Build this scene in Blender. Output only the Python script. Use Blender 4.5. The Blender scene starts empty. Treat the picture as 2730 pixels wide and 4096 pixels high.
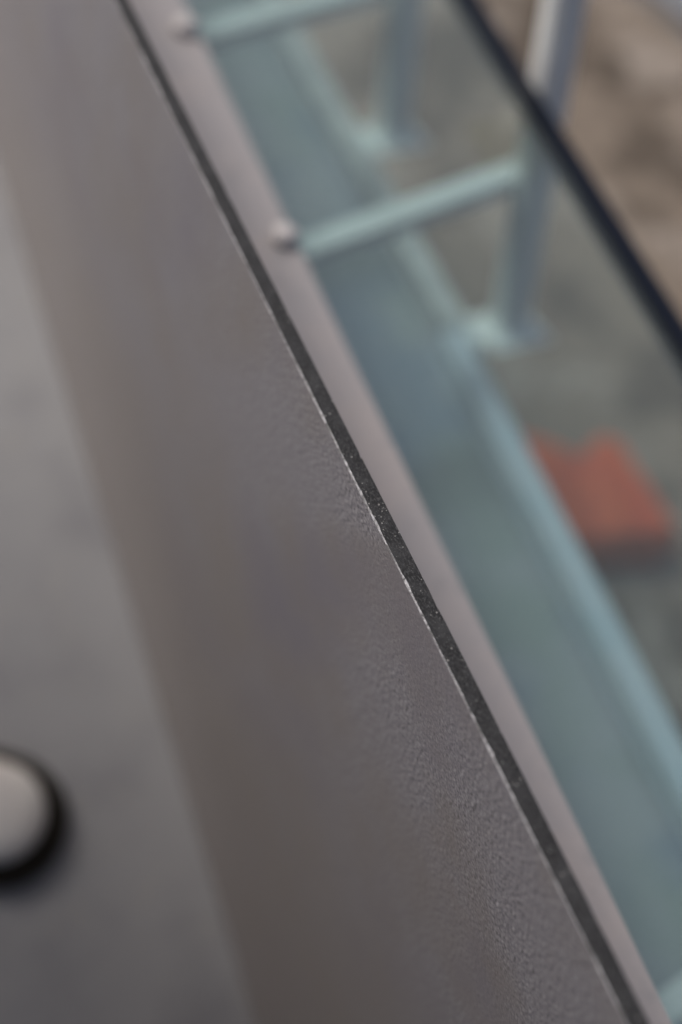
import bpy, bmesh, math, random
from mathutils import Vector, Matrix, noise
random.seed(7)
S = bpy.context.scene
col = S.collection

# ------------------------------------------------------------------ camera
cam = bpy.data.cameras.new("camera")
co = bpy.data.objects.new("camera", cam); col.objects.link(co)
R = Matrix(((.9093, .2391, -.3405), (-.3859, .7907, -.4753), (.1555, .5636, .8113)))
co.matrix_world = Matrix.Translation((-.26700, -.32604, .60044)) @ R.to_4x4()
cam.sensor_fit = 'VERTICAL'; cam.sensor_height = 36; cam.sensor_width = 24
cam.lens = 49.45
cam.clip_start = .01; cam.clip_end = 500
cam.dof.use_dof = True; cam.dof.focus_distance = .733
cam.dof.aperture_fstop = 1.8; cam.dof.aperture_blades = 0
S.camera = co

# ------------------------------------------------------------------ sky and sun
SUN_EL, SUN_AZ = 50, 325          # azimuth measured like the sky texture (0 = +Y, clockwise)
w = bpy.data.worlds.new("World"); S.world = w; w.use_nodes = True
nt = w.node_tree
sky = nt.nodes.new('ShaderNodeTexSky'); sky.sky_type = 'NISHITA'; sky.sun_disc = False
sky.sun_elevation = math.radians(SUN_EL); sky.sun_rotation = math.radians(SUN_AZ)
sky.air_density = .8; sky.dust_density = 6; sky.ozone_density = .6
nt.nodes['Background'].inputs['Strength'].default_value = .080
nt.links.new(sky.outputs[0], nt.nodes['Background'].inputs[0])
sl = bpy.data.lights.new("sun", 'SUN'); sl.energy = 1.7; sl.angle = math.radians(16); sl.color = (1, .975, .955)
so = bpy.data.objects.new("sun", sl); col.objects.link(so)
el, az = math.radians(SUN_EL), math.radians(SUN_AZ)
d = Vector((math.sin(az)*math.cos(el), math.cos(az)*math.cos(el), math.sin(el)))
so.rotation_euler = d.to_track_quat('Z', 'Y').to_euler()
S.view_settings.view_transform = 'Standard'; S.view_settings.look = 'None'
S.view_settings.gamma = 1; S.view_settings.use_curve_mapping = False
S.view_settings.exposure = .42
S.cycles.max_bounces = 10; S.cycles.transparent_max_bounces = 12

# ------------------------------------------------------------------ helpers
def tag(o, label=None, cat=None, group=None, kind=None):
    if label: o['label'] = label
    if cat: o['category'] = cat
    if group: o['group'] = group
    if kind: o['kind'] = kind
    return o

def link(name, bm, m, parent=None, smooth=False):
    me = bpy.data.meshes.new(name); bm.normal_update(); bm.to_mesh(me); bm.free()
    o = bpy.data.objects.new(name, me); col.objects.link(o)
    for mm in (m if isinstance(m, (list, tuple)) else [m]): me.materials.append(mm)
    if smooth:
        for p in me.polygons: p.use_smooth = True
    if parent: o.parent = parent
    return o

def empty(name, loc):
    o = bpy.data.objects.new(name, None); o.location = loc; o.empty_display_size = .05
    col.objects.link(o); return o

def P(o, r): o.parent = r; o.matrix_parent_inverse = Matrix.Translation(-r.location)

def box(bm, x0, x1, y0, y1, z0, z1, bev=0, seg=2):
    r = bmesh.ops.create_cube(bm, size=1)
    for v in r['verts']:
        v.co = Vector((x0+(v.co.x+.5)*(x1-x0), y0+(v.co.y+.5)*(y1-y0), z0+(v.co.z+.5)*(z1-z0)))
    if bev:
        es = list({e for v in r['verts'] for e in v.link_edges})
        bmesh.ops.bevel(bm, geom=es, offset=bev, segments=seg, affect='EDGES', profile=.6)
    return bm

def bar(bm, a, b, w, h, bev=.002, up=Vector((0, 0, 1))):
    a, b = Vector(a), Vector(b); ax = (b-a); L = ax.length; ax.normalize()
    s = ax.cross(up)
    if s.length < 1e-3: s = Vector((1, 0, 0))
    s.normalize(); u = s.cross(ax)
    n0 = len(bm.verts)
    r = bmesh.ops.create_cube(bm, size=1)
    for v in r['verts']:
        v.co = a + ax*(v.co.x+.5)*L + s*v.co.y*w + u*v.co.z*h
    es = list({e for v in r['verts'] for e in v.link_edges})
    bmesh.ops.bevel(bm, geom=es, offset=bev, segments=3, affect='EDGES', profile=.6)
    return bm

def lathe(bm, prof, c, n=64):
    rings = []
    for r, z in prof:
        if r < 1e-6: rings.append([bm.verts.new((c[0], c[1], c[2]+z))])
        else: rings.append([bm.verts.new((c[0]+r*math.cos(2*math.pi*k/n), c[1]+r*math.sin(2*math.pi*k/n), c[2]+z)) for k in range(n)])
    for A, B in zip(rings, rings[1:]):
        for k in range(n):
            j = (k+1) % n
            if len(A) == 1: bm.faces.new((A[0], B[k], B[j]))
            elif len(B) == 1: bm.faces.new((A[k], A[j], B[0]))
            else: bm.faces.new((A[k], A[j], B[j], B[k]))
    bmesh.ops.recalc_face_normals(bm, faces=bm.faces)
    return bm

def prism(bm, pts, z0, z1, bev=0):
    lo = [bm.verts.new((x, y, z0)) for x, y in pts]; hi = [bm.verts.new((x, y, z1)) for x, y in pts]
    n = len(pts)
    bm.faces.new(lo[::-1]); bm.faces.new(hi)
    for k in range(n): bm.faces.new((lo[k], lo[(k+1) % n], hi[(k+1) % n], hi[k]))
    bmesh.ops.recalc_face_normals(bm, faces=bm.faces)
    if bev: bmesh.ops.bevel(bm, geom=bm.edges[:], offset=bev, segments=3, affect='EDGES')
    return bm

# ------------------------------------------------------------------ materials
def mat(name, color, rough=.5, metal=0, spec=.5, layers=(), bump=(), coat=0):
    """layers: (noise scale, colour, low, high, detail, stretch); bump: (scale, distance, detail, stretch)"""
    m = bpy.data.materials.new(name); m.use_nodes = True
    n, l = m.node_tree.nodes, m.node_tree.links
    p = n['Principled BSDF']
    p.inputs['Roughness'].default_value = rough; p.inputs['Metallic'].default_value = metal
    p.inputs['Specular IOR Level'].default_value = spec; p.inputs['Coat Weight'].default_value = coat
    tc = n.new('ShaderNodeTexCoord')
    def nz(scale, detail, stretch, rgh=.55):
        mp = n.new('ShaderNodeMapping'); mp.inputs['Scale'].default_value = stretch
        l.new(tc.outputs['Object'], mp.inputs[0])
        t = n.new('ShaderNodeTexNoise'); t.inputs['Scale'].default_value = scale
        t.inputs['Detail'].default_value = detail; t.inputs['Roughness'].default_value = rgh
        l.new(mp.outputs[0], t.inputs['Vector']); return t
    prev = None
    base = n.new('ShaderNodeRGB'); base.outputs[0].default_value = (*color, 1); prev = base.outputs[0]
    for (sc, c2, lo, hi, det, st) in layers:
        t = nz(sc, det, st)
        r = n.new('ShaderNodeMapRange'); r.inputs['From Min'].default_value = lo; r.inputs['From Max'].default_value = hi
        l.new(t.outputs['Fac'], r.inputs['Value'])
        mx = n.new('ShaderNodeMix'); mx.data_type = 'RGBA'
        l.new(r.outputs[0], mx.inputs['Factor']); l.new(prev, mx.inputs['A']); mx.inputs['B'].default_value = (*c2, 1)
        prev = mx.outputs['Result']
    l.new(prev, p.inputs['Base Color'])
    pb = None
    for (sc, dist, det, st) in bump:
        t = nz(sc, det, st, .6)
        b = n.new('ShaderNodeBump'); b.inputs['Distance'].default_value = dist; b.inputs['Strength'].default_value = 1
        l.new(t.outputs['Fac'], b.inputs['Height'])
        if pb: l.new(pb, b.inputs['Normal'])
        pb = b.outputs[0]
    if pb: l.new(pb, p.inputs['Normal'])
    return m

U = (1, 1, 1)
M = {}
M['face'] = mat('slab_face', (.255, .247, .276), .42, spec=.5,
    layers=[(1150, (.56, .54, .57), .48, .66, 2, (1, .35, 1)), (1000, (.06, .058, .063), .50, .68, 2, (1, .35, 1)), (9, (.255, .230, .218), .42, .75, 3, U), (6, (.23, .217, .25), .5, .72, 3, U)],
    bump=[(1100, .00045, 3, (1, .25, 1))])
M['cut'] = mat('slab_cut_edge', (.024, .024, .025), .6, spec=.12,
    layers=[(900, (.07, .07, .072), .48, .66, 4, (1, .5, 1)), (70, (.05, .05, .052), .45, .7, 3, U)],
    bump=[(900, .0005, 5, U)])
# pale mineral grains in the sawn edge
def flecks(m, scale, thr, c2):
    n, l = m.node_tree.nodes, m.node_tree.links
    p = n['Principled BSDF']; src = p.inputs['Base Color'].links[0].from_socket
    tc = n.new('ShaderNodeTexCoord'); v = n.new('ShaderNodeTexVoronoi'); v.inputs['Scale'].default_value = scale
    l.new(tc.outputs['Object'], v.inputs['Vector'])
    sp = n.new('ShaderNodeSeparateColor'); l.new(v.outputs['Color'], sp.inputs[0])
    a = n.new('ShaderNodeMath'); a.operation = 'GREATER_THAN'; a.inputs[1].default_value = thr; l.new(sp.outputs[0], a.inputs[0])
    b = n.new('ShaderNodeMapRange'); b.inputs['From Min'].default_value = .42; b.inputs['From Max'].default_value = .2
    l.new(v.outputs['Distance'], b.inputs['Value'])
    c = n.new('ShaderNodeMath'); c.operation = 'MULTIPLY'; l.new(a.outputs[0], c.inputs[0]); l.new(b.outputs[0], c.inputs[1])
    mx = n.new('ShaderNodeMix'); mx.data_type = 'RGBA'; l.new(c.outputs[0], mx.inputs['Factor'])
    l.new(src, mx.inputs['A']); mx.inputs['B'].default_value = (*c2, 1); l.new(mx.outputs['Result'], p.inputs['Base Color'])
def brown_foot(m, z0, z1, c2):      # browner towards the foot of the slab, with an uneven upper border
    n, l = m.node_tree.nodes, m.node_tree.links
    p = n['Principled BSDF']; src = p.inputs['Base Color'].links[0].from_socket
    tc = n.new('ShaderNodeTexCoord'); sx = n.new('ShaderNodeSeparateXYZ'); l.new(tc.outputs['Object'], sx.inputs[0])
    t = n.new('ShaderNodeTexNoise'); t.inputs['Scale'].default_value = 7; t.inputs['Detail'].default_value = 4; l.new(tc.outputs['Object'], t.inputs['Vector'])
    a = n.new('ShaderNodeMath'); a.operation = 'MULTIPLY_ADD'; a.inputs[1].default_value = .3; l.new(t.outputs['Fac'], a.inputs[0]); l.new(sx.outputs[2], a.inputs[2])
    b = n.new('ShaderNodeMapRange'); b.inputs['From Min'].default_value = z0+.15; b.inputs['From Max'].default_value = z1+.15
    b.inputs['To Max'].default_value = .8; l.new(a.outputs[0], b.inputs['Value'])
    mx = n.new('ShaderNodeMix'); mx.data_type = 'RGBA'; l.new(b.outputs[0], mx.inputs['Factor'])
    l.new(src, mx.inputs['A']); mx.inputs['B'].default_value = (*c2, 1); l.new(mx.outputs['Result'], p.inputs['Base Color'])
brown_foot(M['face'], -.12, -.48, (.29, .262, .245))
flecks(M['cut'], 620, .97, (.30, .29, .28))
flecks(M['cut'], 1500, .93, (.16, .16, .16))
flecks(M['cut'], 900, .975, (.26, .26, .25))
M['arris'] = mat('arris_glint', (.60, .60, .63), .3, spec=.6,  # pale colour paints the bright highlight along the chipped arris
    layers=[(300, (.08, .08, .085), .38, .66, 4, U), (60, (.16, .16, .165), .5, .6, 3, U)], bump=[(800, .0006, 4, U)])
M['chip'] = mat('chip', (.55, .55, .54), .5)
M['ledge'] = mat('ledge_paint', (.31, .29, .288), .5,
    layers=[(14, (.35, .315, .302), .45, .7, 4, U), (40, (.26, .25, .25), .55, .75, 4, U)], bump=[(120, .0006, 5, U)])
M['wall'] = mat('wall_plaster', (.27, .255, .25), .7, layers=[(12, (.22, .21, .2), .4, .7, 5, U)], bump=[(60, .001, 5, U)])
M['white'] = mat('white_steel', (.80, .81, .80), .38, layers=[(25, (.7, .71, .7), .5, .75, 4, U)], bump=[(90, .0003, 3, U)])
M['railgrey'] = mat('worn_grey_steel', (.55, .555, .54), .42, layers=[(25, (.32, .33, .33), .45, .75, 4, U)])
M['capgrey'] = mat('cap_paint', (.46, .43, .42), .5, bump=[(90, .0006, 3, U)])
M['blue'] = mat('blue_lit_steel', (.52, .57, .62), .38, layers=[(18, (.44, .53, .59), .45, .7, 4, U)], bump=[(90, .0003, 3, U)])  # bluer copy of the rail steel, its different lighting put into the colour
M['tray'] = mat('blue_grey_tray', (.37, .385, .41), .45, layers=[(7, (.30, .34, .335), .45, .62, 3, U), (5, (.24, .285, .35), .5, .65, 3, U)], bump=[(30, .001, 3, U)])
M['black'] = mat('black_trim', (.006, .008, .014), .3, spec=.25, bump=[(20, .0006, 2, U)])
M['rubber'] = mat('black_rubber', (.019, .016, .012), .6, spec=.2, bump=[(200, .0004, 3, U)])
M['cap'] = mat('cream_cap', (.72, .70, .67), .4, layers=[(25, (.64, .60, .57), .45, .7, 3, U)], bump=[(60, .0004, 3, U)])
M['table'] = mat('pale_stone_top', (.325, .325, .332), .5, spec=.5,
    layers=[(11, (.25, .25, .262), .48, .75, 4, U), (23, (.345, .34, .335), .55, .75, 4, U)], bump=[(25, .0015, 4, U)])
M['floor'] = mat('earth_floor', (.18, .145, .112), .8,
    layers=[(4.2, (.075, .058, .042), .49, .55, 3, U), (6.5, (.27, .232, .195), .53, .62, 3, U), (40, (.14, .11, .085), .5, .7, 5, U)],
    bump=[(25, .01, 5, U)])
M['grey'] = mat('grey_metal', (.24, .25, .265), .45, layers=[(20, (.2, .205, .215), .45, .7, 4, U)])
M['orange'] = mat('orange_cloth', (.55, .095, .018), .7, layers=[(25, (.44, .055, .012), .45, .7, 4, U)], bump=[(60, .003, 4, U)])
M['blocker'] = mat('blocker_paint', (.035, .035, .038), .6, bump=[(40, .001, 3, U)])  # for the added, unseen shade roof and screen
M['sill'] = mat('brown_sill', (.25, .225, .19), .5, layers=[(12, (.26, .22, .2), .45, .7, 3, U)])
M['dark'] = mat('shadow_dark', (.03, .028, .026), .8, bump=[(60, .002, 4, U)])  # shadow tone for the sheet under the orange bundle

# tinted glass: green body colour, mirror-like surface by Fresnel
g = bpy.data.materials.new('tinted_glass'); g.use_nodes = True
n, l = g.node_tree.nodes, g.node_tree.links
n.remove(n['Principled BSDF'])
tr = n.new('ShaderNodeBsdfTransparent'); tr.inputs[0].default_value = (.79, .855, .85, 1)
gl = n.new('ShaderNodeBsdfGlossy'); gl.inputs['Roughness'].default_value = .03; gl.inputs[0].default_value = (.9, .97, .96, 1)
fr = n.new('ShaderNodeFresnel'); fr.inputs[0].default_value = 1.72
mx = n.new('ShaderNodeMixShader')
ge = n.new('ShaderNodeNewGeometry'); fk = n.new('ShaderNodeMath'); fk.operation = 'SUBTRACT'; fk.use_clamp = True
l.new(fr.outputs[0], fk.inputs[0]); l.new(ge.outputs['Backfacing'], fk.inputs[1])
l.new(fk.outputs[0], mx.inputs[0]); l.new(tr.outputs[0], mx.inputs[1]); l.new(gl.outputs[0], mx.inputs[2])
df = n.new('ShaderNodeBsdfDiffuse'); df.inputs[0].default_value = (.60, .68, .67, 1)
du = n.new('ShaderNodeMath'); du.operation = 'MULTIPLY_ADD'; du.inputs[1].default_value = -.06; du.inputs[2].default_value = .06
l.new(ge.outputs['Backfacing'], du.inputs[0])
m2x = n.new('ShaderNodeMixShader'); l.new(du.outputs[0], m2x.inputs[0]); l.new(mx.outputs[0], m2x.inputs[1]); l.new(df.outputs[0], m2x.inputs[2])
l.new(m2x.outputs[0], n['Material Output'].inputs[0])
M['glass'] = g

# ------------------------------------------------------------------ the floor
bm = bmesh.new()
bmesh.ops.create_grid(bm, x_segments=60, y_segments=60, size=20)
for v in bm.verts: v.co.z = -1.0
tag(link('floor', bm, M['floor']), kind='structure')

# ------------------------------------------------------------------ the slab on edge
T = .0100
Y0, Y1, ZB = -.55, 1.6, -.95
def nz1(y, s, seed): return noise.noise(Vector((y*s, seed, .3)))
root = empty('stone_slab', (T/2, .5, ZB))
tag(root, 'dark grey textured slab standing on edge across the whole photo, with a chipped dark top edge in focus', 'slab')
ys = []
y = Y0
while y < Y1:
    ys.append(y); y += .0006 if -.32 < y < .62 else .02
ys.append(Y1)
def arris_front(y):
    a = .00055 + .00028*nz1(y, 22, 1.) + .00022*nz1(y, 140, 2.) + .00016*nz1(y, 500, 9.)
    c = max(0, nz1(y, 60, 3.) - .33)*.0016 + max(0, nz1(y, 210, 8.) - .38)*.0022
    return max(.00012, a) + c
def arris_back(y):
    a = .00018 + .00010*nz1(y, 160, 5.)
    c = max(0, nz1(y, 34, 6.) - .36)*.003 + max(0, nz1(y, 150, 7.) - .42)*.003
    return max(.00005, a) + c
def strip(cols, m, name, smooth=False):
    bm = bmesh.new(); rows = []
    for y in ys: rows.append([bm.verts.new(p) for p in cols(y)])
    for A, B in zip(rows, rows[1:]):
        for k in range(len(A)-1): bm.faces.new((A[k], B[k], B[k+1], A[k+1]))
    o = link(name, bm, m, root, smooth); o.matrix_parent_inverse = Matrix.Translation(-root.location)
    return o
wob = lambda y: .00018*nz1(y, 5, 11.)
def body_cols(y):
    f = arris_front(y); b = arris_back(y)
    return [(T, y, -b*1.1), (T, y, ZB), (0, y, ZB), (0, y, -.3), (0, y, -.05), (wob(y), y, -f*1.15)]
strip(body_cols, M['face'], 'slab_body')
def fa(y):
    f = arris_front(y)
    return [(wob(y), y, -f*1.15), (wob(y)+f*.45, y, -f*.42), (wob(y)+f, y, 0)]
a = strip(fa, M['arris'], 'worn_arris', True); a['label'] = 'chipped arris, its pale highlight painted in, along the textured face'
def cut(y):
    f = arris_front(y); b = arris_back(y); x0 = wob(y)+f; x1 = T-b
    return [(x0+(x1-x0)*k/6, y, (0 if k in (0, 6) else .00012*nz1(y+k*3, 90, 4.))) for k in range(7)]
a = strip(cut, M['cut'], 'sawn_edge', True); a['label'] = 'dark sawn top edge with pale mineral specks'
def ba(y):
    b = arris_back(y)
    return [(T-b, y, 0), (T-b*.4, y, -b*.5), (T, y, -b*1.1)]
strip(ba, M['cut'], 'worn_arris', True)

# ------------------------------------------------------------------ sloping stone apron on the left with the capped ring
K = .368
bm = bmesh.new(); rows = []
nx, ny = 40, 60
def az_(y): return -.7614 + K*y
for i in range(ny+1):
    y = -.62 + 2.3*i/ny
    rows.append([bm.verts.new((-1.4 + (1.4-.0008)*j/nx, y, az_(y))) for j in range(nx+1)])
for i in range(ny):
    for j in range(nx): bm.faces.new((rows[i][j], rows[i][j+1], rows[i+1][j+1], rows[i+1][j]))
r_ = bmesh.ops.extrude_face_region(bm, geom=bm.faces[:])
bot = [v for v in r_['geom'] if isinstance(v, bmesh.types.BMVert)]
for v in bot: v.co.z = min(v.co.z - .02, -.998) if v.co.z < -.9 else -.998
bmesh.ops.recalc_face_normals(bm, faces=bm.faces)
tag(link('stone_apron', bm, M['table']), 'pale cloudy grey stone slope left of the dark slab, out of focus', 'apron')

cr = empty('rounded_cap', (-.180, .199, az_(.199)+.0005)); cr.rotation_euler = (math.atan(K), 0, 0)
tag(cr, 'cream egg-shaped cap in a thick black rim on the pale stone at the left edge', 'cap')
def egg(bm, dirx, diry, k, cx=0, cy=0):
    for v in bm.verts:
        q = v.co.x*dirx + v.co.y*diry
        if q > 0: v.co.x += dirx*q*k; v.co.y += diry*q*k
        v.co.x += cx; v.co.y += cy
    return bm
bm = egg(lathe(bmesh.new(), [(.0, 0), (.056, 0), (.062, .004), (.0625, .009), (.058, .0135), (.052, .015), (.049, .013), (.048, .009), (.0, .009)], (0, 0, 0)), -.78, .62, .9, .003, -.002)
link('black_rim', bm, M['rubber'], cr, True)
bm = egg(lathe(bmesh.new(), [(.0, .0), (.044, .0), (.0465, .004), (.0465, .013), (.039, .0185), (.025, .0215), (.0, .0225)], (0, 0, .0092)), -.78, .62, 1.1, -.001, .006)
link('cap_top', bm, M['cap'], cr, True)

# ------------------------------------------------------------------ wall and ledge behind the slab
wl = empty('low_wall', (.07, .5, -1.0))
tag(wl, 'low plastered wall with a pinkish grey ledge running just behind the dark slab', 'wall')
bm = bmesh.new()
prism(bm, [(.0115, -.6)] + [(.1245 + .030*y + .012*y*y*(1 if y > 0 else -2.2), y) for y in [-.6 + .05*k for k in range(45)]] + [(.0115, 1.6)], -.2045, -.20, .0015)
o = link('ledge', bm, M['ledge'], wl); o.matrix_parent_inverse = Matrix.Translation(-wl.location)
bm = box(bmesh.new(), .0125, .075, -.6, 1.6, -.9995, -.2047)
o = link('wall_body', bm, M['wall'], wl); o.matrix_parent_inverse = Matrix.Translation(-wl.location)
def peg(x, y, lab):
    bm = lathe(bmesh.new(), [(0, 0), (.011, 0), (.012, .002), (.011, .007), (.007, .010), (0, .011)], (x, y, -.1998), 32)
    tag(link('fixing_cap', bm, M['capgrey'], None, True), lab, 'cap', 'round fixing caps on the ledge')
peg(.129, .402, 'small pale round cap on the ledge beside the middle crossbar')
peg(.139, .668, 'small pale round cap on the ledge near the top of the photo')

# ------------------------------------------------------------------ glass top with black trim
gt = empty('glass_top', (.26, .5, -.215))
tag(gt, 'large sheet of green tinted glass with black trim, over a pale steel frame', 'glass sheet')
bm = prism(bmesh.new(), [(.08, -.6), (.3611, -.6), (.4581, 1.6), (.08, 1.6)], -.2150, -.2050)
o = link('glass_pane', bm, M['glass'], gt); o.matrix_parent_inverse = Matrix.Translation(-gt.location)
bm = bmesh.new(); bar(bm, (.3700, -.6, -.209), (.4670, 1.6, -.209), .014, .016, .003)
o = link('edge_trim', bm, M['black'], gt); o.matrix_parent_inverse = Matrix.Translation(-gt.location)

# ------------------------------------------------------------------ steel frame under the glass
def bracket():
    r = empty('frame_bracket', (.46, .483, -.5))
    m1 = bmesh.new(); bar(m1, (.19, .497, -.33), (.46, .548, -.33), .020, .020)
    P(link('crossbar', m1, M['white']), r)
    m2 = bmesh.new(); bar(m2, (.464, .485, -.495), (.467, .59, -.08), .038, .036, .017, up=Vector((0, 1, 0)))
    P(link('post', m2, M['white']), r)
    m3 = bmesh.new(); bar(m3, (.405, .482, -.5), (.449, .488, -.5), .020, .016)
    P(link('foot_stub', m3, M['white']), r)
    return r
b0 = bracket()
tag(b0, 'pale steel bracket whose crossbar runs across the middle of the glass to a tall post', 'bracket', 'steel brackets under the glass')
def copy_tree(r, dy, lab):
    c = r.copy(); col.objects.link(c); c.location.y += dy
    for ch in r.children:
        k = ch.copy(); col.objects.link(k); k.parent = c; k.matrix_parent_inverse = ch.matrix_parent_inverse.copy()
    c['label'] = lab; return c
copy_tree(b0, .312, 'pale steel bracket whose crossbar crosses the glass at the top of the photo')

bm = bmesh.new(); bar(bm, (.408, .497, -.5), (.420, 1.5, -.5), .022, .022)
o = link('frame_rail', bm, M['railgrey'])
tag(o, 'long pale rail under the glass linking the feet of the brackets', 'rail')
bm = bmesh.new(); bar(bm, (.396, .492, -.5), (.352, -.55, -.5), .026, .026)
o = link('frame_rail', bm, M['blue'])
tag(o, 'pale rail with bluish light painted on under the glass running down to the right beside the orange bundle', 'rail')
bm = bmesh.new(); bar(bm, (.2, -.216, -.5), (.338, -.19, -.5), .020, .020)
tag(link('frame_rail', bm, M['white']), 'short pale rail end in the bottom right corner under the glass', 'rail')

bm = prism(bmesh.new(), [(.079, -.55), (.390, -.55), (.424, .5), (.450, 1.5), (.079, 1.5)], -.58, -.56, .002)
tag(link('metal_tray', bm, M['tray']), 'blue grey sheet under the glass between the ledge and the long rails', 'tray')

# ------------------------------------------------------------------ things on the floor beyond
ob = empty('orange_bundle', (.78, .53, -1))
tag(ob, 'orange folded bundle with a notched top on the floor beyond the pale blue rail', 'bundle')
bm = bmesh.new()          # a soft folded bundle: two puffed wings that meet in a valley
NU, NV = 28, 20
L_ = [(.640, .668), (.704, .622), (.748, .576), (.776, .578), (.800, .600), (.832, .550)]
F_ = [(.620, .470), (.668, .420), (.710, .412), (.745, .403), (.792, .388), (.840, .405)]
def pl(Q, t):
    k = min(int(t*(len(Q)-1)), len(Q)-2); g_ = t*(len(Q)-1)-k
    return Q[k][0]*(1-g_)+Q[k+1][0]*g_, Q[k][1]*(1-g_)+Q[k+1][1]*g_
top = []
for i in range(NU+1):
    t = i/NU; a_, b_ = pl(L_, t), pl(F_, t); row = []
    for j in range(NV+1):
        q = j/NV
        x, y = a_[0]*(1-q)+b_[0]*q, a_[1]*(1-q)+b_[1]*q
        e = min(1, 10*min(t, 1-t, q, 1-q))
        h = .012 + .045*e**.5 - .007*math.exp(-((t-.42)/.09)**2)*(1-.6*q) + .006*noise.noise(Vector((x*22, y*22, 1)))
        row.append(bm.verts.new((x, y, -.985+h)))
    top.append(row)
for i in range(NU):
    for j in range(NV): bm.faces.new((top[i][j], top[i][j+1], top[i+1][j+1], top[i+1][j]))
r_ = bmesh.ops.extrude_face_region(bm, geom=bm.faces[:])
for v in r_['geom']:
    if isinstance(v, bmesh.types.BMVert): v.co.z = -.985
bmesh.ops.recalc_face_normals(bm, faces=bm.faces)
P(link('folded_cloth', bm, M['orange']), ob)
bm = prism(bmesh.new(), [(.66, .52), (.67, .42), (.70, .395), (.76, .41), (.74, .50)], -.9995, -.9855, .004)  # dark sheet laid in as the shadow under the bundle
P(link('shadow_sheet', bm, M['dark']), ob)

bm = bmesh.new(); bar(bm, (1.50, 1.75, -.98), (1.60, 1.40, -.98), .14, .035, .004)
tag(link('floor_plank', bm, M['grey']), 'flat grey plank lying on the brown floor in the top right corner', 'plank')

# ------------------------------------------------------------------ added out-of-view roof and screen that shade the near side
cn = empty('blocker', (0, -1.5, -1))
tag(cn, 'grey canopy out of view, added left of the viewer to shade the near end', 'blocker')
bm = prism(bmesh.new(), [(-2.3, -2.2), (-.45, -2.2), (-.45, -.45), (-.62, 1.28), (-2.3, 1.28)], .75, .79)
P(link('blocker_roof', bm, M['blocker']), cn)
for x, y in ((-2.2, -2.1), (-.55, -2.1), (-2.2, 1.15)):
    bm = box(bmesh.new(), x-.05, x+.05, y-.05, y+.05, -1.0, .749, .004)
    P(link('blocker_post', bm, M['blocker']), cn)
bm = box(bmesh.new(), -1.33, -1.30, -2.1, .25, -.9995, .749)
P(link('blocker_screen', bm, M['blocker']), cn)
